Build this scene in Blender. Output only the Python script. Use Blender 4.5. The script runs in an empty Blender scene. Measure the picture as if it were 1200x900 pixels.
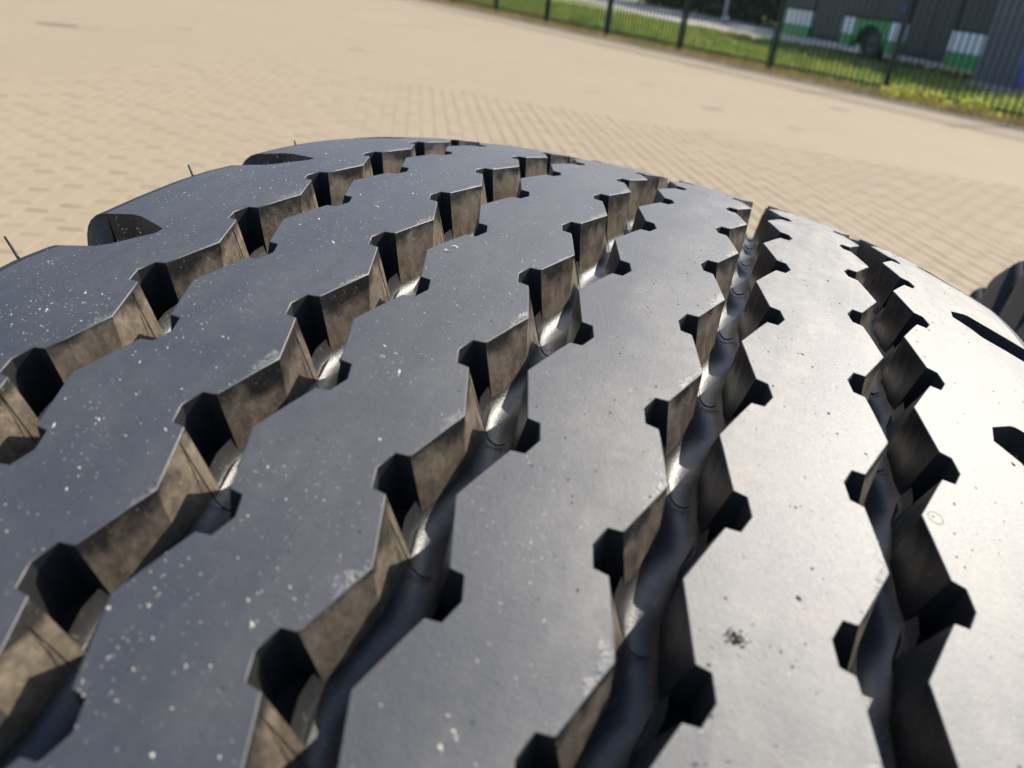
import bpy, math, random
import numpy as np
from mathutils import Matrix, Vector
R = math.radians
random.seed(7); rng = np.random.default_rng(7)
SC = bpy.context.scene
COL = SC.collection

# ------------------------------------------------------------------ camera, sky, sun, exposure
cam_d = bpy.data.cameras.new('camera')
cam = bpy.data.objects.new('camera', cam_d); COL.objects.link(cam)
CR = [[0.94206, -0.24255, 0.23172], [0.31386, 0.39354, -0.86407], [0.11839, 0.88673, 0.44687]]
cam.matrix_world = Matrix.Translation((0.06971, -0.23575, 1.08825)) @ Matrix(CR).to_4x4()
cam_d.sensor_width = 36.0
cam_d.lens = 36.0 * 962.5 / 1200.0
cam_d.clip_start = 0.01; cam_d.clip_end = 3000
cam_d.dof.use_dof = True
cam_d.dof.focus_distance = 0.212
cam_d.dof.aperture_fstop = cam_d.lens / 1.4
SC.camera = cam

SUN_AZ, SUN_EL = 38.0, 43.0            # azimuth from +Y towards +X
w = bpy.data.worlds.new("World"); SC.world = w; w.use_nodes = True
wn = w.node_tree; bg = wn.nodes['Background']
sky = wn.nodes.new('ShaderNodeTexSky'); sky.sky_type = 'NISHITA'; sky.sun_disc = False
sky.sun_elevation = R(SUN_EL); sky.sun_rotation = R(SUN_AZ)
sky.air_density = 1.0; sky.dust_density = 1.8; sky.ozone_density = 3.4
wn.links.new(sky.outputs[0], bg.inputs[0]); bg.inputs[1].default_value = 0.145
sun_d = bpy.data.lights.new('sun', 'SUN'); sun_d.energy = 4.2; sun_d.angle = R(0.53); sun_d.color = (1.0, 0.93, 0.81)
sun = bpy.data.objects.new('sun', sun_d); COL.objects.link(sun)
sd = Vector((math.sin(R(SUN_AZ)) * math.cos(R(SUN_EL)), math.cos(R(SUN_AZ)) * math.cos(R(SUN_EL)), math.sin(R(SUN_EL))))
sun.rotation_euler = sd.to_track_quat('Z', 'Y').to_euler()
SC.view_settings.view_transform = 'Standard'; SC.view_settings.look = 'None'
SC.view_settings.exposure = 0.64; SC.view_settings.gamma = 1.0

# ------------------------------------------------------------------ helpers
def tag(o, label=None, cat=None, group=None, kind=None):
    if label: o['label'] = label
    if cat: o['category'] = cat
    if group: o['group'] = group
    if kind: o['kind'] = kind
    return o

def empty(name, loc=(0, 0, 0), rz=0.0):
    o = bpy.data.objects.new(name, None); COL.objects.link(o)
    o.location = loc; o.rotation_euler = (0, 0, rz); o.empty_display_size = 0.1
    return o

def link_mesh(name, me, parent=None):
    o = bpy.data.objects.new(name, me); COL.objects.link(o)
    if parent is not None: o.parent = parent
    return o

class MB:
    """collects verts and faces, builds one mesh"""
    def __init__(s): s.v = []; s.f = []; s.sm = []; s.mi = []
    def add(s, verts, faces, smooth=False, mat=0):
        b = len(s.v); s.v.extend([tuple(p) for p in verts])
        for f in faces:
            s.f.append(tuple(b + i for i in f)); s.sm.append(smooth); s.mi.append(mat)
    def box(s, c, d, M=None, bev=0.0, mat=0):
        x, y, z = d[0] / 2, d[1] / 2, d[2] / 2
        if bev <= 0:
            vs = [(sx * x, sy * y, sz * z) for sz in (-1, 1) for sx, sy in ((-1, -1), (1, -1), (1, 1), (-1, 1))]
            fs = [(3, 2, 1, 0), (4, 5, 6, 7), (0, 1, 5, 4), (1, 2, 6, 5), (2, 3, 7, 6), (3, 0, 4, 7)]
        else:
            b = bev
            vs = []
            for zz, k in ((-z, b), (-z + b, 0), (z - b, 0), (z, b)):
                vs += [(-x + k, -y + k, zz), (x - k, -y + k, zz), (x - k, y - k, zz), (-x + k, y - k, zz)]
            fs = [(3, 2, 1, 0), (12, 13, 14, 15)]
            for r in range(3):
                for i in range(4):
                    j = (i + 1) % 4; fs.append((r * 4 + i, r * 4 + j, r * 4 + 4 + j, r * 4 + 4 + i))
        out = []
        for p in vs:
            q = Vector(p)
            if M is not None: q = M @ q
            out.append((q[0] + c[0], q[1] + c[1], q[2] + c[2]))
        s.add(out, fs, False, mat)
    def tube(s, pts, rad, n=8, cap=True, mat=0):
        pts = [Vector(p) for p in pts]; rads = rad if isinstance(rad, (list, tuple)) else [rad] * len(pts)
        b = len(s.v); up = Vector((0, 0, 1))
        for i, p in enumerate(pts):
            t = (pts[min(i + 1, len(pts) - 1)] - pts[max(i - 1, 0)]).normalized()
            a = t.cross(up if abs(t.z) < .95 else Vector((1, 0, 0))).normalized(); c = t.cross(a)
            for k in range(n):
                an = 2 * math.pi * k / n
                s.v.append(tuple(p + (a * math.cos(an) + c * math.sin(an)) * rads[i]))
        for i in range(len(pts) - 1):
            for k in range(n):
                k2 = (k + 1) % n
                s.f.append((b + i * n + k, b + i * n + k2, b + (i + 1) * n + k2, b + (i + 1) * n + k)); s.sm.append(True); s.mi.append(mat)
        if cap:
            s.f.append(tuple(b + k for k in reversed(range(n)))); s.sm.append(False); s.mi.append(mat)
            e = b + (len(pts) - 1) * n
            s.f.append(tuple(e + k for k in range(n))); s.sm.append(False); s.mi.append(mat)
    def mesh(s, name, mats):
        me = bpy.data.meshes.new(name); me.from_pydata(s.v, [], s.f)
        me.polygons.foreach_set('use_smooth', s.sm)
        for m in (mats if isinstance(mats, (list, tuple)) else [mats]): me.materials.append(m)
        if max(s.mi, default=0) > 0: me.polygons.foreach_set('material_index', s.mi)
        me.update(); return me
    def build(s, name, mats, parent=None): return link_mesh(name, s.mesh(name, mats), parent)

class N:
    """tiny node-graph helper"""
    def __init__(s, name):
        s.m = bpy.data.materials.new(name); s.m.use_nodes = True; s.t = s.m.node_tree
        s.b = s.t.nodes['Principled BSDF']
    def node(s, typ, ins=None, **kw):
        n = s.t.nodes.new(typ)
        for k, v in kw.items(): setattr(n, k, v)
        for k, v in (ins or {}).items():
            if hasattr(v, 'is_output') or isinstance(v, bpy.types.NodeSocket): s.t.links.new(v, n.inputs[k])
            else: n.inputs[k].default_value = v
        return n
    def co(s, kind='Object'): return s.node('ShaderNodeTexCoord').outputs[kind]
    def noise(s, co, scale, detail=4, rough=.6, dist=0):
        return s.node('ShaderNodeTexNoise', {'Vector': co, 'Scale': scale, 'Detail': detail, 'Roughness': rough, 'Distortion': dist}).outputs['Fac']
    def ramp(s, fac, stops, interp='LINEAR'):
        n = s.node('ShaderNodeValToRGB', {'Fac': fac}); n.color_ramp.interpolation = interp
        e = n.color_ramp.elements
        while len(e) < len(stops): e.new(0.5)
        for el, (p, c) in zip(e, stops):
            el.position = p; el.color = (c, c, c, 1) if isinstance(c, (int, float)) else (*c, 1)
        return n.outputs['Color']
    def mix(s, fac, a, b, mode='MIX'):
        n = s.node('ShaderNodeMix', data_type='RGBA', blend_type=mode)
        for k, v in ((0, fac), (6, a), (7, b)):
            if isinstance(v, bpy.types.NodeSocket): s.t.links.new(v, n.inputs[k])
            else: n.inputs[k].default_value = v if k == 0 else (*v, 1)
        return n.outputs[2]
    def math(s, op, a, b=0.0, clamp=False):
        n = s.node('ShaderNodeMath', operation=op); n.use_clamp = clamp
        for k, v in ((0, a), (1, b)):
            if isinstance(v, bpy.types.NodeSocket): s.t.links.new(v, n.inputs[k])
            else: n.inputs[k].default_value = v
        return n.outputs[0]
    def bump(s, h, strength, dist, normal=None):
        ins = {'Height': h, 'Strength': strength, 'Distance': dist}
        if normal is not None: ins['Normal'] = normal
        return s.node('ShaderNodeBump', ins).outputs['Normal']
    def set(s, **kw):
        for k, v in kw.items():
            k = k.replace('_', ' ')
            if isinstance(v, bpy.types.NodeSocket): s.t.links.new(v, s.b.inputs[k])
            else: s.b.inputs[k].default_value = (*v, 1) if isinstance(v, tuple) and len(v) == 3 else v
        return s.m

def plain(name, col, rough=.6, metal=0.0, var=.25, scale=6.0, bump=0.0):
    n = N(name); co = n.co(); f = n.noise(co, scale, 5)
    lo = tuple(c * (1 - var) for c in col); hi = tuple(min(1, c * (1 + var)) for c in col)
    c = n.mix(f, lo, hi)
    kw = dict(Base_Color=c, Roughness=rough, Metallic=metal)
    if bump: kw['Normal'] = n.bump(n.noise(co, scale * 8), .5, bump)
    return n.set(**kw)

# ------------------------------------------------------------------ rubber materials
def rubber_top():
    n = N('rubber_tread_face'); co = n.co()
    fine = n.noise(co, 4200, 3, .65)
    grain = n.noise(co, 1500, 4, .7)
    mid = n.noise(co, 330, 5, .65)
    big = n.noise(co, 38, 5, .6, .4)
    film = n.ramp(big, [(.30, 0.12), (.72, 1.0)])
    mp = n.node('ShaderNodeMapping', {'Vector': co, 'Rotation': (0, 0, .12), 'Scale': (150, 22, 22)}).outputs[0]
    streak = n.ramp(n.noise(mp, 1.0, 4, .6, .3), [(.40, 0.0), (.68, 1.0)])        # wipe marks left by hands and rain
    dust = n.math('MULTIPLY', n.math('ADD', n.math('MULTIPLY', film, .65), n.math('MULTIPLY', streak, .35)), n.ramp(mid, [(.35, .45), (.75, 1.0)]))
    # outer right ribs: the sun's cream glare is painted in along with dust
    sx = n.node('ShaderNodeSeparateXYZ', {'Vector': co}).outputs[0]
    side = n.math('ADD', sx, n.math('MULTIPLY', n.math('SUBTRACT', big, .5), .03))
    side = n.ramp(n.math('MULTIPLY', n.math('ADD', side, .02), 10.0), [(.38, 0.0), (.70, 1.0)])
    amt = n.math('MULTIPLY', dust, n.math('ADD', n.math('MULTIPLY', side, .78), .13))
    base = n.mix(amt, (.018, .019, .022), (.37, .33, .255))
    v1 = n.node('ShaderNodeTexVoronoi', {'Vector': n.node('ShaderNodeMapping', {'Vector': co, 'Scale': (1, 1.6, 1.2)}).outputs[0], 'Scale': 900.0, 'Randomness': 1.0})
    sz = n.node('ShaderNodeSeparateColor', {'Color': v1.outputs['Color']})
    spot = n.math('LESS_THAN', v1.outputs['Distance'], n.math('MULTIPLY', n.ramp(sz.outputs[0], [(.68, 0.0), (1.0, 1.0)]), .22))
    spot = n.math('MULTIPLY', spot, n.ramp(n.noise(co, 55, 4, .7), [(.44, 0), (.58, 1.0)]))
    base = n.mix(n.math('MULTIPLY', spot, .65), base, (.46, .38, .31))
    v2 = n.node('ShaderNodeTexVoronoi', {'Vector': co, 'Scale': 430.0, 'Randomness': 1.0})
    s2 = n.node('ShaderNodeSeparateColor', {'Color': v2.outputs['Color']})
    pit = n.math('LESS_THAN', v2.outputs['Distance'], n.math('MULTIPLY', n.ramp(s2.outputs[1], [(.78, 0.0), (1.0, 1.0)]), .14))
    base = n.mix(n.math('MULTIPLY', pit, .8), base, (.008, .008, .008))
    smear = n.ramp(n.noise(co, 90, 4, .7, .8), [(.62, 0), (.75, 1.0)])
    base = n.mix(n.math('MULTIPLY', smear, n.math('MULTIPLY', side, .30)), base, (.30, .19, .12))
    rim = n.node('ShaderNodeAttribute', attribute_name='rim').outputs['Fac']      # scuffed, chalky patches along the groove lips
    scuff = n.ramp(n.math('ADD', rim, n.math('MULTIPLY', n.math('SUBTRACT', n.noise(co, 150, 4, .7, .6), .5), 1.6)), [(.52, 0.0), (.74, 1.0)])
    base = n.mix(n.math('MULTIPLY', scuff, n.math('MULTIPLY', n.ramp(grain, [(.40, 0), (.60, 1.0)]), .28)), base, (.34, .32, .29))
    rough = n.math('ADD', n.math('MULTIPLY', dust, .12), .58)
    rough = n.math('ADD', rough, n.math('MULTIPLY', n.math('SUBTRACT', grain, .5), .16))
    rough = n.math('ADD', rough, n.math('MULTIPLY', pit, .4), True)
    nb = n.bump(fine, .30, .00012)
    nb = n.bump(grain, .45, .00014, nb)
    nb = n.bump(mid, .22, .00018, nb)
    nb = n.bump(n.math('MULTIPLY', scuff, n.noise(co, 900, 3, .7)), .8, .0004, nb)
    nb = n.bump(n.math('ADD', n.math('MULTIPLY', spot, .6), n.math('MULTIPLY', pit, -1.0)), .5, .0002, nb)
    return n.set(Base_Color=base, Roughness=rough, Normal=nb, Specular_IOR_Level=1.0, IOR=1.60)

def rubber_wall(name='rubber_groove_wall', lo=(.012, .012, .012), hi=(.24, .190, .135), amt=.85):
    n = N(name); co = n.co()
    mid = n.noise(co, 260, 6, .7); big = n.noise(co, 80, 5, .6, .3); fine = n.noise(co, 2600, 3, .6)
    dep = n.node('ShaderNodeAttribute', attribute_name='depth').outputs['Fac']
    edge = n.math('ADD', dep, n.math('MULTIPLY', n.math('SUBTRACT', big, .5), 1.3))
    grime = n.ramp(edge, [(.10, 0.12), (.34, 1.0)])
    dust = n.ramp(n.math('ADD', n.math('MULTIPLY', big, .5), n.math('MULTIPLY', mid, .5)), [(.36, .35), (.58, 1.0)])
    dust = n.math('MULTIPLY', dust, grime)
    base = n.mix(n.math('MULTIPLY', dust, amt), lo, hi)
    sp = n.ramp(n.noise(co, 1500, 2, .6), [(.64, 0), (.70, 1.0)])
    base = n.mix(n.math('MULTIPLY', sp, .5 * amt), base, (.36, .31, .24))
    pep = n.ramp(n.noise(co, 800, 4, .75), [(.44, 0.0), (.56, 1.0)])
    base = n.mix(n.math('MULTIPLY', n.math('SUBTRACT', 1.0, pep), .28), base, (.02, .02, .02))
    rough = n.math('ADD', n.math('MULTIPLY', dust, .12), .31)
    nb = n.bump(fine, .35, .00015); nb = n.bump(mid, .4, .0003, nb)
    return n.set(Base_Color=base, Roughness=rough, Normal=nb, Specular_IOR_Level=.6)

def rubber_floor():
    n = N('rubber_groove_floor'); co = n.co()
    mid = n.noise(co, 300, 5, .65); big = n.noise(co, 45, 4)
    base = n.mix(n.ramp(big, [(.4, 0.0), (.7, .5)]), (.012, .013, .015), (.050, .045, .038))
    sp = n.ramp(n.noise(co, 1300, 2, .6), [(.66, 0), (.72, 1.0)])
    base = n.mix(n.math('MULTIPLY', sp, .35), base, (.36, .31, .24))
    nb = n.bump(mid, .25, .0003); nb = n.bump(n.noise(co, 2400, 3), .45, .00015, nb)
    return n.set(Base_Color=base, Roughness=.44, Normal=nb, Specular_IOR_Level=.85)

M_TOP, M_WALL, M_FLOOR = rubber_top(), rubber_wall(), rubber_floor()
M_SIDE = plain('rubber_sidewall', (.013, .014, .016), .60, 0, .3, 60, .0003)
M_WALL2 = rubber_wall('rubber_wall_painted_shade', (.007, .008, .010), (.014, .014, .016), .4)  # right groove walls: darker copy of the wall material, shade painted in
M_SLOT = plain('dark_slot_rubber', (.009, .010, .013), .62, 0, .2, 90)  # slot recess darkened, its shade put into the colour
M_PKT = plain('pocket_painted_shade', (.006, .006, .007), .75, 0, .2, 90)  # notch pockets: deep shade put into a near-black colour
M_HAIR = plain('rubber_hair', (.02, .02, .02), .5)

# ------------------------------------------------------------------ tyre geometry (tyre frame: x axle, z towards the top, y away)
RT = 0.52
C2, C4 = 0.59026, 26.613
UG = [-0.0678, -0.0302, 0.00665, 0.0433, 0.0802]      # groove centres
UC = 0.0064                                           # middle of the tread
SHL, SHR = -0.1132, 0.1246                            # shoulder edges
PH0, DP = 0.0606, 0.066346
NP = 94
def ang(k):
    """pitch number -> angle; the closing pitches at the back are a shade longer"""
    k = np.asarray(k, float)
    lo, hi = -10.0, 14.0
    d2 = (2 * math.pi - (hi - lo) * DP) / (NP - (hi - lo))
    return np.where(k <= hi, PH0 + np.maximum(k, lo) * DP + np.minimum(k - lo, 0) * d2, PH0 + hi * DP + (k - hi) * d2)
def prof(u): return RT - C2 * u * u - C4 * u ** 4
def P3(u, k, h=0.0, ds=0.0):
    u, k, h = np.broadcast_arrays(np.asarray(u, float), np.asarray(k, float), np.asarray(h, float))
    a = ang(k); r = prof(u) + h
    return np.stack([u, r * np.sin(a), r * np.cos(a)], -1)
SP = DP * RT                                           # pitch length along the tread
# left edge of a groove over one pitch, (s, u_top, u_bottom); notch (sipe pocket) at s = 0
NOTCH = [(-.0045, -.0073, -.0028), (-.0042, -.0098, -.0092), (0.0, -.0111, -.0103), (.0041, -.0097, -.0092), (.0044, -.0073, -.0047)]
def zig_top(s):       # s in metres from the notch centre, |s| <= SP/2
    return -.00875 + (.00875 - .0029) * min(abs(s) / (SP / 2), 1)
ZB_S = [-.5 * SP, -.0045, 0.0, .0044, .24 * SP, .5 * SP]
ZB_U = [-.0020, -.0028, -.0040, -.0047, -.0036, -.0020]
def zig_bot(s): return float(np.interp(s, ZB_S, ZB_U))
def edge_rows():
    """(k offset 0..1, u_top, u_bot, inpocket) for the LEFT edge, starting at half pitch"""
    out = []
    for s in (-SP / 2, -SP * .36, -SP * .24): out.append((s, zig_top(s), zig_bot(s), 0))
    for i, (s, a, b) in enumerate(NOTCH): out.append((s, a, b, 1))
    for s in (SP * .24, SP * .36): out.append((s, zig_top(s), zig_bot(s), 0))
    return out
ROWS = edge_rows()
DW, DPK, DF = .0122, .0138, .0150         # wall depth, pocket floor depth, groove floor depth

def interp_edge(rows, kk, col):
    """piecewise-linear u at pitch positions kk for an edge given per pitch (period 1)"""
    ks = np.array([r[0] for r in rows]); us = np.array([r[col] for r in rows])
    ks = np.concatenate([ks - 1, ks, ks + 1]); us = np.tile(us, 3)
    o = np.argsort(ks, kind='stable')
    return np.interp(np.mod(kk + .5, 1) - .5, ks[o], us[o])
LE = [(s / SP, a, b, p) for s, a, b, p in ROWS]                        # left edge of the groove
RE_ = [((s / SP) + .5, -a, -b, p) for s, a, b, p in ROWS]              # right edge: point-mirrored, half a pitch on
RE_ = sorted([(k - 1 if k >= .5 else k, a, b, p) for k, a, b, p in RE_])

def grid_faces(nr, nc, wrap=True, flip=False):
    f = []
    R_ = nr if wrap else nr - 1
    for i in range(R_):
        j = (i + 1) % nr
        for c in range(nc - 1):
            q = (i * nc + c, i * nc + c + 1, j * nc + c + 1, j * nc + c)
            f.append(q[::-1] if flip else q)
    return f

# slots cut into the two outer shoulders every second pitch: (k offset, u)
SLOT_R = [(-.27, None), (-.25, .1075), (-.18, .1055), (-.085, .1002), (.085, .1007), (.23, .1055), (.25, .1070), (.27, None)]
SLOT_L = [(-.31, None), (-.29, -.0975), (-.23, -.0945), (-.02, -.0885), (.06, -.0885), (.24, -.1000), (.27, -.1030), (.29, None)]

def side_profile(side):
    """(u, r) from the shoulder edge down the sidewall to the bead; side = +1 right, -1 left"""
    sh = (SHR if side > 0 else SHL); r0 = prof(sh); d = []
    for a in (12, 28, 45, 62, 80): d.append((sh + side * .0075 * math.sin(R(a)), r0 - .0075 * (1 - math.cos(R(a))) - .002 * a / 90))
    u1, r1 = d[-1]
    for t, du in ((.012, .0015), (.03, .003), (.05, .006), (.075, .0125), (.10, .0175), (.13, .0185), (.16, .014), (.19, .005), (.205, -.003), (.22, -.006)):
        d.append((u1 + side * du, r1 - t))
    return d

def build_tread(parent):
    KALL = np.arange(NP) - 20.0
    ribs = []
    for i in range(6):
        left = None if i == 0 else (i - 1)      # groove on the left of the rib: its RIGHT edge bounds us
        right = None if i == 5 else i           # groove on the right of the rib: its LEFT edge bounds us
        # row positions
        rows = []
        for k in KALL:
            if left is not None: rows += [k + r[0] for r in RE_]
            if right is not None: rows += [k + r[0] for r in LE]
        slotc = None
        if i == 5: slot, off, side, sh = SLOT_R, 3.12, 1, SHR
        if i == 0: slot, off, side, sh = SLOT_L, 2.52, -1, SHL
        if i in (0, 5):
            slotc = np.arange(KALL[0] + ((off - KALL[0]) % 2), KALL[0] + NP, 2.0)
            for c in slotc: rows += [c + q[0] for q in slot]
            rows = [((r - KALL[0]) % NP) + KALL[0] for r in rows]
        if i == 0: rows += [((c + q - KALL[0]) % NP) + KALL[0] for c in slotc for q in (.6, .9, 1.2, 1.36, 1.47, 1.6)]
        rows = np.array(sorted(set(np.round(rows, 5))))
        keep = [0]
        for j in range(1, len(rows)):
            if rows[j] - rows[keep[-1]] > .0008: keep.append(j)
        rows = rows[keep]; nr = len(rows)
        def ub(edge):
            if edge == 'L':
                if left is not None: return UG[left] + interp_edge(RE_, rows, 1)
            else:
                if right is not None: return UG[right] + interp_edge(LE, rows, 1)
            u = np.full(nr, sh)
            if i == 0:
                dd = np.mod(rows - slotc[0], 2.0); u = np.interp(dd, [0, .29, 1.2, 1.47, 1.71, 2.0], [-.1125, -.1125, -.1116, -.1104, -.1072, -.1072])
            for c in slotc:
                d = rows - c; d = (d + NP / 2) % NP - NP / 2
                m = (d >= slot[1][0] - 1e-4) & (d <= slot[-2][0] + 1e-4)
                smask[m] = True
                u[m] = np.interp(d[m], [q[0] for q in slot[1:-1]], [q[1] for q in slot[1:-1]])
            return u
        smask = np.zeros(nr, bool)
        uL, uR = ub('L'), ub('R')
        if left is not None: uL = uL + np.interp(rows, KALL, rng.normal(0, .00013, NP))
        if right is not None: uR = uR + np.interp(rows, KALL, rng.normal(0, .00013, NP))
        mb = MB()
        nc = 9; CH = .00016
        t = np.linspace(0, 1, nc)
        sl = -1 if left is None else 0
        eL = 0.0 if left is None else CH; eR = 0.0 if right is None else CH
        U = (uL + eL)[:, None] * (1 - t) + (uR - eR)[:, None] * t
        mb.add(P3(U, rows[:, None]).reshape(-1, 3), grid_faces(nr, nc, True, True), True, 0)
        # tiny rounded arris plus tapering wall, each edge
        for e in 'LR':
            if (e == 'L' and left is None) or (e == 'R' and right is None): continue
            if e == 'L': ut = uL; ubt = UG[left] + interp_edge(RE_, rows, 2); sgn = 1
            else: ut = uR; ubt = UG[right] + interp_edge(LE, rows, 2); sgn = -1
            A = P3(ut + sgn * CH, rows, 0.0); B = P3(ut, rows, -CH * .9)
            mb.add(np.stack([A, B], 1).reshape(-1, 3), grid_faces(nr, 2, True, e == 'L'), True, 0)
            tt = np.array([0, .5, 1.0])
            hh = -CH * .9 * (1 - tt) - (DPK + .0006) * tt
            W = P3(ut[:, None] * (1 - tt) + ubt[:, None] * tt, rows[:, None], hh[None, :])
            er = RE_ if e == 'L' else LE
            pks = [r_[0] for r_ in er if r_[3]]
            cen = .5 if e == 'L' else 0.0
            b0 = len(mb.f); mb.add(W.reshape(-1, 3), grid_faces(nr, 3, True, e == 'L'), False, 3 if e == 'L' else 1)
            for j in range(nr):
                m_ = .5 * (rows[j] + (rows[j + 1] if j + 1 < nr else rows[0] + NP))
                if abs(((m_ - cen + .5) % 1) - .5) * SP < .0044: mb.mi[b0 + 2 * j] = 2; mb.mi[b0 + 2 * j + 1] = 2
            # pocket floors
            rr = RE_ if e == 'L' else LE
            pk = [(k, a, b) for k, a, b, p in rr if p]
            if e == 'L': pk = sorted([(k if k > 0 else k + 1, a, b) for k, a, b in pk])
            g = UG[left] if e == 'L' else UG[right]
            for k in KALL:
                pts = [P3(g + (b), k + kk, -DPK) for kk, a, b in pk]
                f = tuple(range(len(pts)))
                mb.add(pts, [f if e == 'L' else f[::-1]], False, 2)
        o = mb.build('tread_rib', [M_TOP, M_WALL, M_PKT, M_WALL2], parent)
        rim = np.zeros(len(mb.v)); nt = nr * nc
        if right is not None:
            ph = np.abs(np.mod(rows + .5 - .44, 1) - .5)       # 0 at the outward corner of the lip
            f_ = np.clip(1 - ph / .26, 0, 1)
            R_ = np.zeros((nr, nc)); R_[:, -1] = f_; R_[:, -2] = f_ * .25; rim[:nt] = R_.ravel()
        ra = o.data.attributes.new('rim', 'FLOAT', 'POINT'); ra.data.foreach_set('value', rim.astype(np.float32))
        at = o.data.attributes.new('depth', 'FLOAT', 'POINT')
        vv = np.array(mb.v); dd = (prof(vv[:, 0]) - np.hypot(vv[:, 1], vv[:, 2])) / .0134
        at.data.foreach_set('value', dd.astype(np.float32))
        # shoulder + sidewall for the outer ribs
        if i in (0, 5):
            uE = uR if i == 5 else uL
            sp_ = side_profile(side)
            sm = MB()
            inslot = smask
            # rows outside slots follow the full profile; in slots the skin sinks
            cols = [(sh, prof(sh))] + sp_
            V = np.zeros((nr, len(cols), 3)); a = ang(rows)
            for ci, (u, r) in enumerate(cols):
                sink = .010 if ci <= 5 else (.010 if ci == 6 else (.006 if ci == 7 else 0.0))
                uu = np.where(inslot, u - side * (.0028 if ci < 6 else sink * .6), u) ; rr = np.where(inslot, r - (sink if ci < 6 else 0), r)
                if i == 0:
                    fd = (1.0, 1.0, .95, .9, .8, .7, .4, .15)[ci] if ci < 8 else 0.0
                    uu = np.where(inslot, uu, uu + (uE - sh) * fd)
                    if ci <= 5: rr = np.where(inslot, rr, rr + (prof(uE) - prof(sh)))
                V[:, ci] = np.stack([uu, rr * np.sin(a), rr * np.cos(a)], -1)
            sm.add(V.reshape(-1, 3), grid_faces(nr, len(cols), True, side > 0), False, 0)
            so = sm.build('sidewall', M_SIDE, parent)
            me = so.data
            sidx = [p.index for p in me.polygons if (p.index % (len(cols) - 1)) > 0]
            sv = [False] * len(me.polygons)
            for p in sidx: sv[p] = True
            me.polygons.foreach_set('use_smooth', sv)
            # slot inner wall and floor inside the rib
            wm = MB()
            E0 = P3(uE, rows, 0.0); E1 = P3(uE, rows, -.0128)
            js = [j for j in range(nr) if inslot[j] or inslot[(j + 1) % nr]]
            for j in js:
                j2 = (j + 1) % nr
                q = [E0[j], E0[j2], E1[j2], E1[j]]
                wm.add(q, [(0, 1, 2, 3) if side > 0 else (3, 2, 1, 0)], False, 0)
                if inslot[j] and inslot[j2]:
                    wm.add([E1[j], E1[j2], V[j2, 0], V[j, 0]], [(0, 1, 2, 3) if side > 0 else (3, 2, 1, 0)], False, 0)
            wm.build('shoulder_slot', M_SLOT, parent)
        ribs.append(o)
    # groove floors: rounded channels
    for g in range(5):
        rows = np.array(sorted(set(np.round(np.concatenate([[k + r[0] for r in LE] + [k + r[0] for r in RE_] for k in KALL]), 4))))
        rows = rows[np.concatenate([[True], np.diff(rows) > .004])]; nr = len(rows)
        def sm_bot(kk):
            z = (np.mod(kk + .5, 1) - .5)
            return sum(np.interp((np.mod(z + dz + .5, 1) - .5) * SP, ZB_S, ZB_U) for dz in (-.06, 0, .06)) / 3
        FE = (DW - .0022) / (DPK + .0006)
        def ztop(kk): return -.00875 + (.00875 - .0029) * np.abs(np.mod(kk + .5, 1) - .5) * 2
        l = sm_bot(rows) * FE + ztop(rows) * (1 - FE) - .0006; r = -(sm_bot(rows + .5) * FE + ztop(rows + .5) * (1 - FE)) + .0006
        t = np.linspace(0, 1, 11)
        U = UG[g] + l[:, None] * (1 - t) + r[:, None] * t
        H = -(DW - .0022) - (DF - DW + .0022) * np.sqrt(np.maximum(0, 1 - (2 * t - 1) ** 2))[None, :] * np.ones((nr, 1))
        H -= .0004 * np.sin(rows * math.pi * 2 + g)[:, None] * np.sin(np.pi * t)[None, :]
        mb = MB(); mb.add(P3(U, rows[:, None], H).reshape(-1, 3), grid_faces(nr, 11, True, True), True, 0)
        mb.build('groove_floor', M_FLOOR, parent)
        # mould parting lines that cross each groove as a hair-thin raised seam
        for k in range(-2, 9):
            sb = MB(); kk = k - .235 + .02 * g
            topu = UG[g] + np.interp(abs(((kk + .5) % 1) - .5) * 2, [0, 1], [-.00875, -.0029])
            botu = UG[g] + float(sm_bot(np.array([kk]))[0]); ru = UG[g] - float(sm_bot(np.array([kk + .5]))[0])
            pts = [(topu + .0001, -.0004), (topu * .5 + botu * .5 + .0002, -.0062), (botu + .0003, -.0116)]
            for q in np.linspace(.18, .8, 5): pts.append((botu * (1 - q) + ru * q, -(DW - .0022) - (DF - DW + .0022) * math.sqrt(1 - (2 * q - 1) ** 2) + .0002))
            vs = []
            for (u, h) in pts: vs += [P3(u, kk - .004, h - .0002), P3(u, kk, h + .00016), P3(u, kk + .004, h - .0002)]
            fs = []
            for a_ in range(len(pts) - 1):
                b0 = a_ * 3; fs += [(b0, b0 + 3, b0 + 4, b0 + 1), (b0 + 1, b0 + 4, b0 + 5, b0 + 2)]
            sb.add(vs, fs, False, 0); sb.build('mould_seam', M_HAIR, parent)
    # inner liner and beads so that the tyre is a closed ring from any side
    ms = MB(); n = 96; a = np.linspace(0, 2 * math.pi, n, endpoint=False)
    lu, lr = side_profile(-1)[-1]; ru_, rr_ = side_profile(1)[-1]
    liner = [(lu, lr), (lu + .012, lr), (lu + .006, lr + .05), (lu - .004, .42), (SHL + .01, .475), (-.06, .492), (UC, .495), (.072, .492), (SHR - .01, .475), (ru_ + .004, .42), (ru_ - .006, rr_ + .05), (ru_ - .012, rr_), (ru_, rr_)]
    V = np.stack([np.stack([np.full(n, u), r * np.sin(a), r * np.cos(a)], -1) for u, r in liner], 1)
    ms.add(V.reshape(-1, 3), grid_faces(n, len(liner)), True, 0)
    ms.build('inner_liner', M_SIDE, parent)

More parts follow.
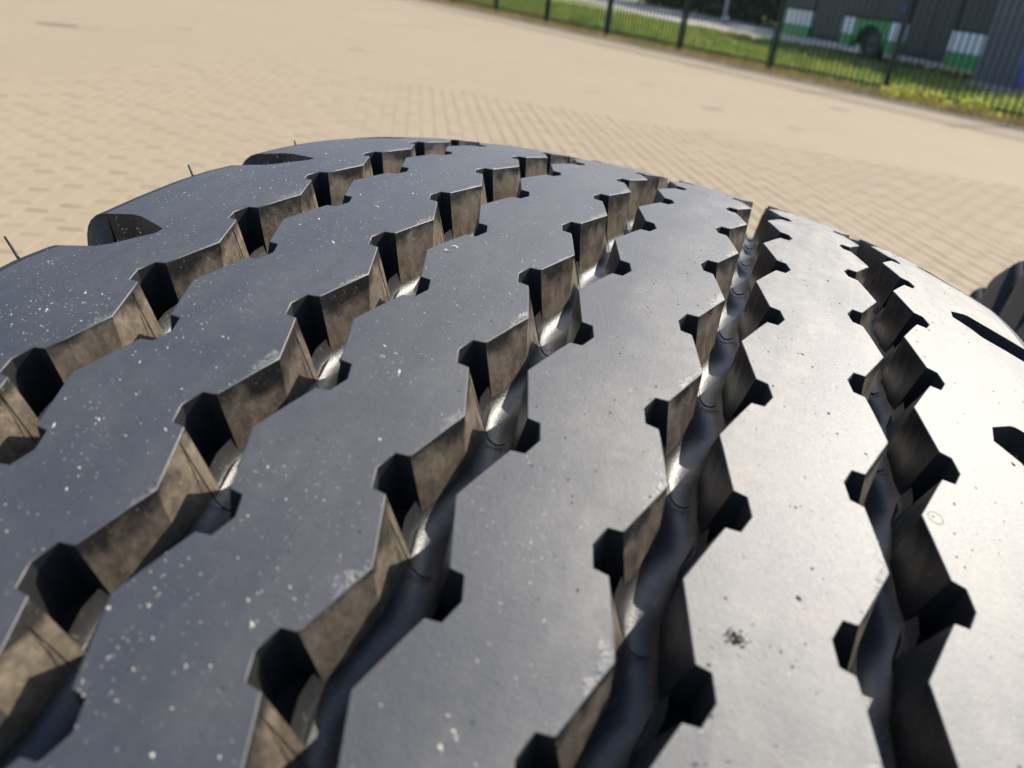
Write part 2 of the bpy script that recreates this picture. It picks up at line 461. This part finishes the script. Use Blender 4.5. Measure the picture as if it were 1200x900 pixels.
TW = Matrix([[0.99863, 0.01973, 0.04839], [0.0, 0.926, -0.37753], [-0.05225, 0.37701, 0.92473]])
HC = 0.51285
def tyre_root(name, loc, rot3):
    o = bpy.data.objects.new(name, None); COL.objects.link(o)
    o.matrix_world = Matrix.Translation(loc) @ rot3.to_4x4(); return o
tyre = tyre_root('truck_tyre', (0, 0, 0), TW)
tag(tyre, 'big black truck tyre in front, zigzag grooved dusty tread filling the photo', 'tyre', 'tyres standing on the paving')
build_tread(tyre)
shift = TW.transposed() @ Vector((0, 0, HC))
for ch in tyre.children: ch.location = shift
def tworld(u, al, h=0.0):
    r = prof(u) + h
    return TW @ Vector((u, r * math.sin(al), r * math.cos(al))) + Vector((0, 0, HC))
# rubber hairs (vent spews) standing on the left shoulder
def hair(u, al, du, dr, ds, rad=.00036):
    mb = MB(); r = prof(u)
    def q(t, bend): 
        aa = al + (ds * t + bend) / r
        rr = r + dr * t; return (u + du * t, rr * math.sin(aa), rr * math.cos(aa))
    mb.tube([q(-.2, 0), q(0, 0), q(.5, .00005), q(1, 0)], [rad, rad, rad * .9, rad * .7], 6)
    o = mb.build('rubber_hair', M_HAIR, tyre); o.location = shift; return o
for (u, al, du, dr, ds) in ((-.1150, .196, -.0040, .0030, .0015), (-.1142, .318, -.0022, .0020, .0012), (-.1136, .425, -.001, .0012, .0006),
                            (-.1150, .07, -.0035, .003, .001), (-.1150, -.06, -.0035, .003, .001)):
    hair(u, al, du, dr, ds)

# second tyre beside it
t2 = tyre.copy(); t2.name = 'truck_tyre'; COL.objects.link(t2)
T2R = Matrix.Rotation(R(0.0), 3, 'Z') @ TW @ Matrix.Rotation(R(1.4), 3, 'X')
t2.matrix_world = Matrix.Translation((0.325, 0.10, 0)) @ T2R.to_4x4()
t2['label'] = 'dark truck tyre at the right edge, only its shoulder showing behind the big tyre'
for ch in list(tyre.children):
    c = ch.copy(); COL.objects.link(c); c.parent = t2; c.location = T2R.transposed() @ Vector((0, 0, HC))

# ------------------------------------------------------------------ sand and crumbs lying on the tread
M_GRIT = plain('sand_grain', (.50, .45, .36), .7, 0, .35, 400)
M_CRUMB = plain('rubber_crumb', (.012, .011, .010), .7, 0, .3, 300)
def chip(mb, c, n, size, flat=.5, el=1.0, mat=0):
    z = n.normalized(); x = z.cross(Vector((random.random(), random.random(), .3))).normalized(); y = z.cross(x)
    k = random.choice((3, 4, 5)); lo = []; hi = []
    a0 = random.random() * 6
    for i in range(k):
        a = a0 + 2 * math.pi * i / k; rr = size * random.uniform(.7, 1.15)
        v = x * (math.cos(a) * rr * el) + y * (math.sin(a) * rr)
        lo.append(c + v); hi.append(c + v * .55 + z * size * flat * random.uniform(.7, 1.2))
    mb.add([tuple(p) for p in lo + hi], [tuple(k + i for i in range(k))] + [(i, (i + 1) % k, k + (i + 1) % k, k + i) for i in range(k)], False, mat)
def on_rib(u, al):
    k = (al - PH0) / DP
    for g in range(5):
        l = UG[g] + float(interp_edge(LE, np.array([k]), 1)[0]); r = UG[g] + float(interp_edge(RE_, np.array([k]), 1)[0])
        if l - .0006 < u < r + .0006: return False
    return SHL + .004 < u < .094
def surfn(u, al):
    n = Vector((2 * C2 * u + 4 * C4 * u ** 3, math.sin(al), math.cos(al))); return TW @ n.normalized()
gm = MB(); cnt = 0
cl = [(random.uniform(-.105, .05), random.uniform(.03, .6)) for _ in range(150)]
while cnt < 5200:
    if random.random() < .55:
        c = random.choice(cl); u = random.gauss(c[0], .004); al = random.gauss(c[1], .009)
    else: u = random.uniform(-.11, .09); al = random.uniform(.0, .62)
    if u > .03 and random.random() < .75: continue
    if u > .06: continue
    if not on_rib(u, al): continue
    s = min(.00032, .000056 * math.exp(abs(random.gauss(0, .62))))
    chip(gm, tworld(u, al), surfn(u, al), s, .35, random.uniform(.8, 2.8)); cnt += 1
for (u, al, s, el) in ((-.0068, .066, .00055, 1.8), (-.0068, .1379, .00042, 1.0), (.0225, .0636, .0004, 1.5), (.0231, .0562, .00052, 1.3), (.0239, .0607, .00035, 1.2), (.0231, .0795, .00035, 1.2),
        (-.0084, .0299, .00042, 1.0), (-.0213, .0455, .0004, 1.0), (-.0261, .0566, .0004, 1.0), (-.0229, .2624, .0008, 1.9), (-.0221, .2686, .0006, 2.2)):
    chip(gm, tworld(u, al), surfn(u, al), s, .4, el)
go = gm.build('sand_grain', M_GRIT)
tag(go, 'pale sand grains scattered over the black tread of the front tyre', 'sand grains', None, 'stuff')
cm_ = MB()
cnt = 0
while cnt < 420:
    u = random.uniform(.02, .118); al = random.uniform(.0, .62)
    if not on_rib(min(u, .093), al): continue
    s = min(.00045, .00010 * math.exp(abs(random.gauss(0, .5))))
    chip(cm_, tworld(u, al), surfn(u, al), s, .5, random.uniform(.8, 2.0)); cnt += 1
tag(cm_.build('rubber_crumb', M_CRUMB), 'tiny dark crumbs sprinkled over the sunlit right ribs of the tread', 'crumbs', None, 'stuff')

dm = MB()
for _ in range(90):
    u = .0553 + random.gauss(0, .0007); al = .1145 + random.gauss(0, .0011)
    chip(dm, tworld(u, al), surfn(u, al), random.uniform(.00008, .00024), .9, random.uniform(.8, 1.6))
tag(dm.build('dirt_clump', M_CRUMB), 'small clump of dark dirt on the bright rib, lower right of the photo', 'dirt')
rg = MB(); rv = []; nn = 28
for i in range(nn):
    a = 2 * math.pi * i / nn
    for rr, hh in ((.00130, -.00002), (.00136, .00004), (.00142, -.00002)): rv.append(tworld(.0854 + math.cos(a) * rr, .1947 + math.sin(a) * rr / RT, hh))
rg.add(rv, [(3 * i + c, 3 * i + c + 1, (3 * i + 4 + c) % (3 * nn), (3 * i + 3 + c) % (3 * nn)) for i in range(nn) for c in (0, 1)])
ro_ = rg.build('vent_ring', M_CRUMB, tyre); ro_.matrix_parent_inverse = tyre.matrix_world.inverted()

# ------------------------------------------------------------------ ground
M_BASE = plain('joint_sand', (.31, .24, .155), .95, 0, .2, 3, .002)
STAINS = [(-7.45, 7.3, .42), (-.68, 9.44, .22), (.74, 11.6, .24)]
def brick_mat(tex=False):
    n = N('paving_brick'); co = n.co() 
    pos = n.node('ShaderNodeNewGeometry').outputs['Position']
    big = n.noise(pos, .55, 5, .6); mid = n.noise(pos, 9, 4); fine = n.noise(pos, 160, 4, .7)
    c = n.mix(big, (.298, .234, .150), (.348, .280, .184))
    if not tex:
        rnd = n.node('ShaderNodeObjectInfo').outputs['Random']
        isl = n.node('ShaderNodeNewGeometry').outputs['Random Per Island']
        c = n.mix(n.math('MULTIPLY', n.math('FRACT', n.math('ADD', rnd, isl)), .15), c, (.255, .19, .12))
    else:
        mp = n.node('ShaderNodeMapping', {'Vector': pos, 'Rotation': (0, 0, R(-BRAZ)) })
        b = n.node('ShaderNodeTexBrick', {'Vector': mp.outputs[0], 'Color1': (1, 1, 1, 1), 'Color2': (.96, .95, .94, 1), 'Mortar': (.94, .93, .92, 1), 'Scale': 1.0,
              'Mortar Size': .004, 'Brick Width': .2, 'Row Height': .1, 'Bias': 0.0})
        c = n.mix(1.0, c, b.outputs['Color'], 'MULTIPLY')
    c = n.mix(n.ramp(mid, [(.35, .0), (.8, .30)]), c, (.30, .23, .15))
    st = n.ramp(n.noise(pos, .9, 3, .55, .6), [(.64, 0), (.72, .45)])
    c = n.mix(st, c, (.17, .135, .095))
    for sx, sy, ra in STAINS:       # old oily stains, each with its own ragged outline
        d = n.node('ShaderNodeVectorMath', {0: pos, 1: (sx, sy, 0)}, operation='DISTANCE').outputs['Value']
        d = n.math('ADD', n.math('MULTIPLY', d, 1 / ra), n.math('MULTIPLY', n.noise(pos, 2.2, 4), .9))
        c = n.mix(n.ramp(d, [(.95, .55), (1.25, 0)]), c, (.10, .08, .06))
    nb = n.bump(fine, .4, .0012)
    return n.set(Base_Color=c, Roughness=.85, Normal=nb, Specular_IOR_Level=.3)
BRAZ = 90 + 24.2                     # direction the brick rows run, counter-clockwise from +X
M_BRICK = brick_mat(); M_BRICKT = brick_mat(True)
def quad(name, pts, z, mat, label=None):
    mb = MB(); mb.add([(x, y, z) for x, y in pts], [tuple(range(len(pts)))]); o = mb.build(name, mat); o['kind'] = 'structure'; return o
M_DIRT = plain('dry_soil', (.26, .20, .12), .95, 0, .3, .8, .01)
# fence line
F0 = Vector((-6.3, 21.4, 0)); FD = Vector((.770, -.638, 0)).normalized(); FN = Vector((FD.y * -1, FD.x, 0))  # FN points away from camera
def fp(t, d): p = F0 + FD * t + FN * d; return (p.x, p.y)
ground = quad('ground', [(-900, -900), (900, -900), (900, 900), (-900, 900)], -.030, M_DIRT)
pave = quad('pavement', [fp(-60, -.75), fp(60, -.75), fp(60, -60), fp(-60, -60)], -.0035, M_BASE)
# near bricks as single pieces
bx_, by_ = Vector((math.cos(R(BRAZ)), math.sin(R(BRAZ)), 0)), Vector((-math.sin(R(BRAZ)), math.cos(R(BRAZ)), 0))
bm_ = MB(); bm_.box((0, 0, -.03), (.1935, .0935, .06), None, .0015)
brick_me = bm_.mesh('brick', M_BRICK)
CamP = Vector((0.07, -.236, 0))
near = []
for j in range(-75, 76):
    for i in range(-45, 46):
        p = bx_ * ((i + (.5 if j % 2 else 0)) * .2) + by_ * (j * .1)
        if not (-5.2 < p.x < 3.2 and -1.4 < p.y < 7.6): continue
        near.append(p)
def viewkey(p):
    d = p - CamP; dist = d.length; a = math.degrees(math.atan2(d.x, d.y))
    vis = (-52 < a < 20) and dist > 2.2
    return (0 if vis else 1, dist)
near.sort(key=viewkey)
for p in near[:300]:
    o = link_mesh('brick', brick_me, pave); o.location = (p.x, p.y, random.uniform(-.0016, .0012)); o.rotation_euler = (random.gauss(0, .006), random.gauss(0, .006), R(BRAZ) + random.gauss(0, .006))
rest = MB()
for p in near[300:]:
    M = Matrix.Rotation(R(BRAZ) + random.gauss(0, .006), 3, 'Z') @ Matrix.Rotation(random.gauss(0, .006), 3, 'X')
    rest.box((p.x, p.y, -.03 + random.uniform(-.0016, .0012)), (.1935, .0935, .06), M, .0015)
ro = rest.build('paving_bricks', M_BRICK, pave); ro['kind'] = 'stuff'
# far paving: flat sheet frame around the near bricks with brick material
X0, X1, Y0, Y1 = -5.1, 3.1, -1.3, 7.5
fm = MB()
def in_quad(poly): fm.add([(x, y, -.001) for x, y in poly], [tuple(range(len(poly)))])
in_quad([(X0, Y0), (X0, Y1), fp(-60, -.80), fp(-60, -60)])
in_quad([(X0, Y1), (X1, Y1), fp(60, -.80), fp(-60, -.80)])
in_quad([(X1, Y1), (X1, Y0), fp(60, -60), fp(60, -.80)])
in_quad([(X0, Y0), fp(-60, -60), fp(60, -60), (X1, Y0)])
fo = fm.build('paving_surface', M_BRICKT, pave)
# kerb along the paving edge
M_KERB = plain('kerb_stone', (.36, .31, .24), .85, 0, .2, 5, .001)
kerb = empty('kerb', fp(0, -.70) + (0,)); kerb['kind'] = 'structure'
kb = MB(); kb.box((0, 0, 0), (.992, .10, .12), None, .006); kme = kb.mesh('kerb_stone', M_KERB)
for i in range(-14, 22):
    o = link_mesh('kerb_stone', kme, kerb); q = FD * (i * 1.0); o.location = (q.x, q.y, -.04 + random.uniform(-.002, .002)); o.rotation_euler = (0, 0, math.atan2(FD.y, FD.x))

# soil strip, grass verge, footpath, road
def grass_mat():
    n = N('grass_soil'); pos = n.node('ShaderNodeNewGeometry').outputs['Position']
    a = n.noise(pos, .7, 5, .6); b = n.noise(pos, 9, 4, .7)
    c = n.mix(n.ramp(a, [(.40, 0), (.62, 1)]), (.13, .21, .04), (.34, .31, .10))
    c = n.mix(n.ramp(b, [(.5, 0), (.8, .6)]), c, (.22, .18, .09))
    return n.set(Base_Color=c, Roughness=.9, Normal=n.bump(b, .6, .03))
M_GRASS = grass_mat()
def leafy(n, c):
    m = n.set(Base_Color=c, Roughness=.6)
    tr = n.node('ShaderNodeBsdfTranslucent', {'Color': c}); mx = n.node('ShaderNodeMixShader', {0: .45})
    out = [x for x in n.t.nodes if x.type == 'OUTPUT_MATERIAL'][0]
    n.t.links.new(n.b.outputs[0], mx.inputs[1]); n.t.links.new(tr.outputs[0], mx.inputs[2]); n.t.links.new(mx.outputs[0], out.inputs[0])
    return m
def blade_mat():
    n = N('grass_blade'); pos = n.node('ShaderNodeNewGeometry').outputs['Position']; isl = n.node('ShaderNodeNewGeometry').outputs['Random Per Island']
    a = n.noise(pos, .7, 5, .6)
    c = n.mix(n.ramp(a, [(.42, 0), (.62, 1)]), (.16, .28, .04), (.46, .44, .10))
    c = n.mix(n.math('MULTIPLY', isl, .5), c, (.16, .20, .05))
    return leafy(n, c)
M_BLADE = blade_mat(); M_DRY = plain('dry_straw', (.52, .38, .16), .8, 0, .3, 3)
verge = quad('grass_verge', [fp(-60, .35), fp(60, .35), fp(60, 40), fp(-60, 40)], -.010, M_GRASS)
M_PATH = plain('pale_footpath', (.50, .45, .38), .9, 0, .12, 2, .002)
M_ROAD = plain('asphalt', (.055, .055, .058), .85, 0, .2, 2, .003)

def G(p, d): return None
# footpath and road follow their own line beyond the verge
Q0 = Vector((-.09, 30.27, 0)); QD = Vector((.4599, -.8880, 0)).normalized(); QN = Vector((-QD.y, QD.x, 0))
def qp(t, d): p = Q0 + QD * t + QN * d; return (p.x, p.y)
soil = quad('soil_strip', [fp(-60, -.66), fp(60, -.66), fp(60, .40), fp(-60, .40)], -.014, M_DIRT)
road = quad('road', [qp(-80, -1.2), qp(60, -1.2), qp(60, 6.6), qp(-80, 6.6)], -.004, M_PATH)
far = quad('far_verge', [qp(-80, 6.6), qp(60, 6.6), qp(60, 60), qp(-80, 60)], -.020, M_GRASS)

def blades(name, spots, mat, hlo, hhi, wlo, whi, label):
    mb = MB()
    for x, y in spots:
        for _ in range(3):
            a = random.random() * 6.28; h = random.uniform(hlo, hhi); wd = random.uniform(wlo, whi)
            px, py = x + random.gauss(0, .05), y + random.gauss(0, .05)
            dx, dy = math.cos(a) * wd, math.sin(a) * wd; lx, ly = random.gauss(0, h * .35), random.gauss(0, h * .35)
            mb.add([(px - dx, py - dy, -.01), (px + dx, py + dy, -.01), (px + lx * .5 + dx * .7, py + ly * .5 + dy * .7, h * .6), (px + lx, py + ly, h)], [(0, 1, 2, 3)])
    o = mb.build(name, mat); tag(o, label, 'grass', None, 'stuff'); return o
sp = [fp(random.uniform(-16, 14), .35 + 11 * random.random() ** 1.3) for _ in range(12000)]
blades('grass', sp, M_BLADE, .05, .17, .008, .02, 'short green grass of the verge behind the iron fence')
sp = [fp(random.uniform(-16, 14), -.55 + 1.9 * random.random() ** 1.4) for _ in range(5200)]
blades('dry_grass', sp, M_DRY, .04, .13, .006, .015, 'straw-coloured dry grass along the foot of the fence')

# weed clumps at the fence foot
def weed(x, y, h, wd, mat, label, n=260):
    mb = MB()
    for _ in range(n):
        a = random.random() * 6.28; r = wd * math.sqrt(random.random()); z = h * random.random() ** .8 * (1 - .5 * r / wd)
        c = Vector((math.cos(a) * r, math.sin(a) * r * .6, z)); s = random.uniform(.02, .05)
        d1 = Vector((random.gauss(0, 1), random.gauss(0, 1), random.gauss(0, 1))).normalized() * s; d2 = d1.cross(Vector((random.random(), random.random(), 1))).normalized() * s * .5
        mb.add([c - d1, c + d2, c + d1, c - d2], [(0, 1, 2, 3)])
    o = empty('weed_clump', (x, y, 0)); mb.build('leaves', mat, o)
    st = MB()
    for _ in range(9):
        a = random.random() * 6.28; r = wd * .5 * random.random(); st.tube([(0, 0, -.02), (math.cos(a) * r, math.sin(a) * r, h * random.uniform(.6, .95))], [.006, .003], 5)
    st.build('stems', mat, o)
    tag(o, label, 'weed', 'weeds at the foot of the fence'); return o
def weed_mat(name, lo, hi):
    n = N(name); return leafy(n, n.mix(n.noise(n.co(), 5, 3), lo, hi))
M_WEED = weed_mat('weed_leaf', (.10, .20, .03), (.22, .32, .07)); M_WEEDY = weed_mat('yellow_weed_leaf', (.34, .36, .05), (.55, .54, .12))
weed(*fp(2.6, .55), .50, .75, M_WEED, 'bright green weed clump behind the fence, second from the left', 420)
weed(*fp(1.0, .5), .42, .55, M_WEED, 'bright green weed clump behind the fence, leftmost of the clumps', 320)
weed(*fp(4.1, .3), .34, .35, M_WEED, 'small green weed clump touching the fence foot beside a fence post', 200)
weed(*fp(10.8, -.15), .30, .55, M_WEEDY, 'yellow-green weed clump in front of the fence at the right of the photo', 360)
weed(*fp(11.7, -.1), .26, .40, M_WEEDY, 'low yellow-green weeds in front of the fence, nearest the right edge', 240)

# ------------------------------------------------------------------ fence
M_IRON = plain('painted_iron', (.012, .022, .018), .5, .2, .2, 8)
fence = empty('iron_fence', (F0.x, F0.y, 0), math.atan2(FD.y, FD.x))
tag(fence, 'dark green iron railing fence with thin upright bars along the edge of the paving', 'fence')
FH = 1.85
def fbox(name, x, z, d, me=None):
    if me is None:
        m = MB(); m.box((0, 0, 0), d, None, .002); me = m.mesh(name, M_IRON)
    o = link_mesh(name, me, fence); o.location = (x, 0, z); return me
pm = None; bmh = None; SPAN = 2.45; bays = list(range(-5, 8))
for i in bays:
    x = i * SPAN + .33
    if pm is None:
        m = MB(); m.box((0, 0, 0), (.075, .075, FH + .12), None, .004); m.box((0, 0, (FH + .12) / 2 + .012), (.09, .09, .02), None, .004); pm = m.mesh('post', M_IRON)
    fbox('post', x, (FH + .12) / 2 - .02, None, pm)
    if i == bays[-1]: break
    for z in (.14, FH - .06):
        if i == bays[0] and z == .14: rm = fbox('rail', x + SPAN / 2, z, (SPAN - .077, .038, .035))
        else: fbox('rail', x + SPAN / 2, z, None, rm)
    nb_ = 22
    for b in range(1, nb_):
        if bmh is None:
            m = MB(); m.box((0, 0, 0), (.020, .020, FH - .05), None, .002); m.add([(-.008, -.008, (FH - .05) / 2), (.008, -.008, (FH - .05) / 2), (.008, .008, (FH - .05) / 2), (-.008, .008, (FH - .05) / 2), (0, 0, (FH - .05) / 2 + .03)], [(0, 1, 4), (1, 2, 4), (2, 3, 4), (3, 0, 4)])
            bmh = m.mesh('bar', M_IRON)
        fbox('bar', x + b * SPAN / nb_, FH / 2 + .04, None, bmh)

# ------------------------------------------------------------------ bus on the road
M_GREEN = plain('bus_green_paint', (.02, .27, .07), .35, 0, .08, 1); M_WHITE = plain('bus_white_paint', (.74, .76, .78), .35, 0, .05, 1)
M_BGL = plain('bus_dark_glass', (.016, .020, .034), .45, 0, .1, 1); M_RUB = plain('bus_tyre_rubber', (.015, .015, .016), .7); M_RIM = plain('bus_wheel_rim', (.10, .10, .11), .5, .5)
M_BLK = plain('bus_black_trim', (.012, .013, .020), .6)
def make_bus(loc, rz, label, L=12.0):
    r = empty('city_bus', loc, rz); H = 3.0; Wd = 2.5; z0 = .28
    tag(r, label, 'bus', 'city buses parked along the road')
    # local x along the bus, y = 0 is the side facing the camera, body extends to +y
    wheels = (5.4,); doors = ((1.9, 3.8), (7.05, 8.95)); AR = .86
    segs = []; x = 0.0
    cuts = sorted([(a, b, 'd') for a, b in doors] + [(wx - AR, wx + AR, 'w') for wx in wheels])
    for a, b, kd in cuts:
        if a > x + .01: segs.append((x, a))
        x = b
    if x < L: segs.append((x, L))
    for a, b in segs:
        m = MB(); m.box(((a + b) / 2, .03, z0 + .16), (b - a, .06, .32), None, .008); m.build('skirt_panel', M_GREEN, r)
        m = MB(); m.box(((a + b) / 2, .03, z0 + .32 + .23), (b - a, .06, .44), None, .008); m.build('side_panel', M_WHITE, r)
    for a, b in doors:
        d = MB(); d.box(((a + b) / 2, .07, z0 + 1.10), (b - a - .02, .04, 2.14), None, .006); do = d.build('door', M_BLK, r)
        for s in (0, 1):
            g = MB(); hw = (b - a) / 2; g.box((a + hw * (s + .5), .045, z0 + 1.12), (hw - .12, .012, 1.9)); g.build('pane', M_BGL, do)
    for wx in wheels:
        # arch: panel with round cut, then wheel
        ar = MB(); n = 12
        zt = z0 + .77
        outer = []; inner = []
        for i in range(n + 1):
            a = math.pi * i / n; inner.append((wx - math.cos(a) * (AR - .08), .30 + math.sin(a) * .62))
        vs = []; fs = []
        for i, (px, pz) in enumerate(inner):
            t = i / n; ox = wx - AR + 2 * AR * t
            vs += [(px, .0, pz), (ox, .0, zt), (px, .12, pz), (ox, .12, zt)]
        for i in range(n):
            b = i * 4; fs += [(b, b + 4, b + 5, b + 1), (b + 2, b + 3, b + 7, b + 6), (b, b + 2, b + 6, b + 4)]
        ar.add(vs, fs); ar.build('wheel_arch', M_GREEN, r)
        wh = MB(); ns = 28; prof_ = [(.30, .02), (.42, .0), (.49, .02), (.50, .06), (.50, .24), (.49, .28)]
        vs = [(rr * math.cos(2 * math.pi * k / ns), yy, rr * math.sin(2 * math.pi * k / ns)) for rr, yy in prof_ for k in range(ns)]
        fs = [(a_ * ns + k, a_ * ns + (k + 1) % ns, (a_ + 1) * ns + (k + 1) % ns, (a_ + 1) * ns + k) for a_ in range(len(prof_) - 1) for k in range(ns)]
        wh.add(vs, fs, True); wo = wh.build('wheel', M_RUB, r); wo.location = (wx, .10, .50)
        ri = MB(); pr2 = [(.0, .03), (.10, .02), (.11, .06), (.26, .09), (.30, .03), (.305, .05)]
        vs = [(rr * math.cos(2 * math.pi * k / ns), yy, rr * math.sin(2 * math.pi * k / ns)) for rr, yy in pr2 for k in range(ns)]
        fs = [(a_ * ns + k, a_ * ns + (k + 1) % ns, (a_ + 1) * ns + (k + 1) % ns, (a_ + 1) * ns + k) for a_ in range(len(pr2) - 1) for k in range(ns)]
        ri.add(vs, fs, True); ri.build('rim', M_RIM, wo)
    # window band, pillars between panes, roof, body core
    m = MB(); m.box((L / 2, Wd / 2 + .1, (z0 + .32 + H) / 2 + .05), (L - .10, Wd - .16, H - z0 - .35)); m.build('body', M_BLK, r)
    xs = [0.05, 1.88, 3.82, 5.4, 7.03, 8.97, L - .05]
    for a, b in zip(xs[:-1], xs[1:]):
        if any(abs(a - d0) < .08 for d0, d1 in doors): continue
        m = MB(); m.box(((a + b) / 2, .05, z0 + 1.56), (b - a - .05, .03, 1.50), None, .01); m.build('window', M_BGL, r)
    m = MB(); m.box((L / 2, Wd / 2, H + .03), (L, Wd, .34), None, .08); m.build('roof', M_WHITE, r)
    m = MB(); m.box((-.02, Wd / 2, z0 + .62), (.10, Wd, 1.2), None, .03); m.build('front_panel', M_GREEN, r)
    m = MB(); m.box((-.01, Wd / 2, z0 + 1.85), (.06, Wd - .2, 1.2), None, .02); m.build('windscreen', M_BGL, r)
    m = MB(); m.box((L + .02, Wd / 2, z0 + 1.3), (.10, Wd, 2.5), None, .03); m.build('rear_panel', M_GREEN, r)
    m = MB(); m.tube([(-.05, .15, 2.2), (-.30, -.1, 2.25), (-.32, -.12, 1.95)], .02, 6); m.box((-.32, -.12, 1.85), (.08, .16, .32), None, .02); m.build('mirror', M_BLK, r)
    m = MB(); m.tube([(6.75, -.012, 1.42), (6.75, .03, 1.42)], .13, 20); m.build('round_emblem', M_BLUE, r)
    return r
def qloc(t, d): x, y = qp(t, d); return (x, y, 0)
rzQ = math.atan2(QD.y, QD.x)
M_BLUE = plain('blue_sign', (.06, .08, .40), .5)
make_bus(qloc(-1.3, 0.0), rzQ, 'white and green city bus parked behind the fence at the top right', 10.6)

# grey advertising pillar, lamp pole, small round sign
M_GREY = plain('grey_panel', (.11, .11, .125), .6, 0, .1, 2)
pil = empty('grey_pillar', qloc(10.6, -.5), rzQ); tag(pil, 'broad grey pillar standing by the footpath at the top right corner', 'pillar')
m = MB(); m.box((0, 0, 1.6), (1.7, .3, 3.2), None, .03); m.build('panel', M_GREY, pil)
m = MB(); m.box((0, 0, .05), (1.85, .45, .16), None, .01); m.build('foot', M_KERB, pil)
M_POLE = plain('galvanised_pole', (.42, .44, .46), .45, .6, .15, 6)
pol = empty('lamp_post', (-3.75, 44.5, 0)); tag(pol, 'slim light grey lamp post standing in the grass behind the fence', 'lamp post')
m = MB(); m.tube([(0, 0, 0), (0, 0, 3), (0, 0, 7)], [.11, .09, .06], 12); m.tube([(0, 0, 6.9), (.4, .1, 7.2), (1.2, .3, 7.3)], .04, 8); m.build('pole', M_POLE, pol)
m = MB(); m.box((1.5, .38, 7.3), (.7, .25, .12), Matrix.Rotation(.24, 3, 'Z'), .03); m.build('lamp_head', M_GREY, pol)
m = MB(); m.tube([(0, 0, -.02), (0, 0, .35)], [.17, .15], 12); m.build('base_sleeve', M_POLE, pol)
sg = empty('litter_bin', qloc(11.55, -.9), rzQ); tag(sg, 'small blue litter bin at the right edge in front of the grey pillar', 'litter bin')
m = MB(); m.tube([(0, 0, .25), (0, 0, .30), (0, 0, .80), (0, 0, .84)], [.12, .14, .16, .14], 16); m.build('bin_body', M_BLUE, sg)
m = MB(); m.tube([(0, .05, 0), (0, .05, 1.0)], .03, 8); m.build('bin_post', M_POLE, sg)

# ------------------------------------------------------------------ trees and hedge behind
def leaf_mat():
    n = N('tree_leaf'); isl = n.node('ShaderNodeNewGeometry').outputs['Random Per Island']
    c = n.mix(isl, (.022, .040, .014), (.06, .095, .03))
    return n.set(Base_Color=c, Roughness=.6)
M_LEAF = leaf_mat(); M_BARK = plain('bark', (.10, .08, .06), .9, 0, .3, 8, .01)
def crown_mesh(hc, rx, rz, n, s):
    mb = MB(); cl = []
    for _ in range(26):
        v = Vector((random.gauss(0, 1), random.gauss(0, 1), random.gauss(0, 1))).normalized() * random.uniform(.35, .95)
        cl.append((Vector((v.x * rx, v.y * rx, hc + v.z * rz)), random.uniform(.25, .42) * rx))
    for _ in range(n):
        c, rr = random.choice(cl)
        d = Vector((random.gauss(0, 1), random.gauss(0, 1), random.gauss(0, 1))).normalized() * rr * random.random() ** .4
        p = c + d; a = Vector((random.gauss(0, 1), random.gauss(0, 1), random.gauss(0, .7))).normalized() * s * random.uniform(.6, 1.3)
        b = a.cross(Vector((random.gauss(0, 1), random.gauss(0, 1), 1))).normalized() * s * .6
        mb.add([p - a, p - b, p + a, p + b], [(0, 1, 2, 3)])
    return mb.mesh('crown', M_LEAF)
def trunk_mesh(h, r0):
    mb = MB(); mb.tube([(0, 0, -.1), (.05, 0, h * .35), (-.05, .08, h * .7), (.05, 0, h)], [r0, r0 * .8, r0 * .6, r0 * .3], 9)
    for i in range(6):
        a = i * 1.05; z = h * (.42 + .08 * i); mb.tube([(0, .03, z), (math.cos(a) * h * .12, math.sin(a) * h * .12, z + h * .12), (math.cos(a) * h * .25, math.sin(a) * h * .25, z + h * .2)], [r0 * .4, r0 * .28, r0 * .12], 6)
    return mb.mesh('trunk', M_BARK)
crowns = [crown_mesh(5.0, 3.4, 3.6, 6500, .20), crown_mesh(4.4, 3.0, 3.4, 5500, .19)]
trunks = [trunk_mesh(6.5, .24), trunk_mesh(5.6, .20)]
tl = ['dark leafy tree behind the bus, rear row, counted from the left: ', '']
ords = ['first', 'second', 'third', 'fourth', 'fifth', 'sixth', 'seventh', 'eighth', 'ninth', 'tenth', 'eleventh', 'twelfth', 'thirteenth', 'fourteenth']
for i in range(13):
    t = -40 + i * 4.6 + random.uniform(-.5, .5); x, y, _ = qloc(t, 10.0 + random.uniform(-.8, 1.2))
    o = empty('broadleaf_tree', (x, y, 0), random.random() * 6); s = random.uniform(.9, 1.2); o.scale = (s, s, s)
    link_mesh('crown', crowns[i % 2], o); link_mesh('trunk', trunks[i % 2], o)
    tag(o, 'dark leafy tree, %s from the left in the row behind the bus' % ords[i], 'tree', 'trees across the road')
hm = MB()
for _ in range(15000):
    t = random.uniform(-45, 26); d = 9.0 + random.gauss(0, .45); z = 1.9 * random.random() ** .8 + random.gauss(0, .08)
    x, y = qp(t, d); p = Vector((x, y, abs(z))); a = Vector((random.gauss(0, 1), random.gauss(0, 1), random.gauss(0, 1))).normalized() * .22; b = a.cross(Vector((random.gauss(0, 1), .4, 1))).normalized() * .14
    hm.add([p - a, p - b, p + a, p + b], [(0, 1, 2, 3)])
tag(hm.build('hedge', M_LEAF), 'long dark green hedge under the trees across the road', 'hedge')
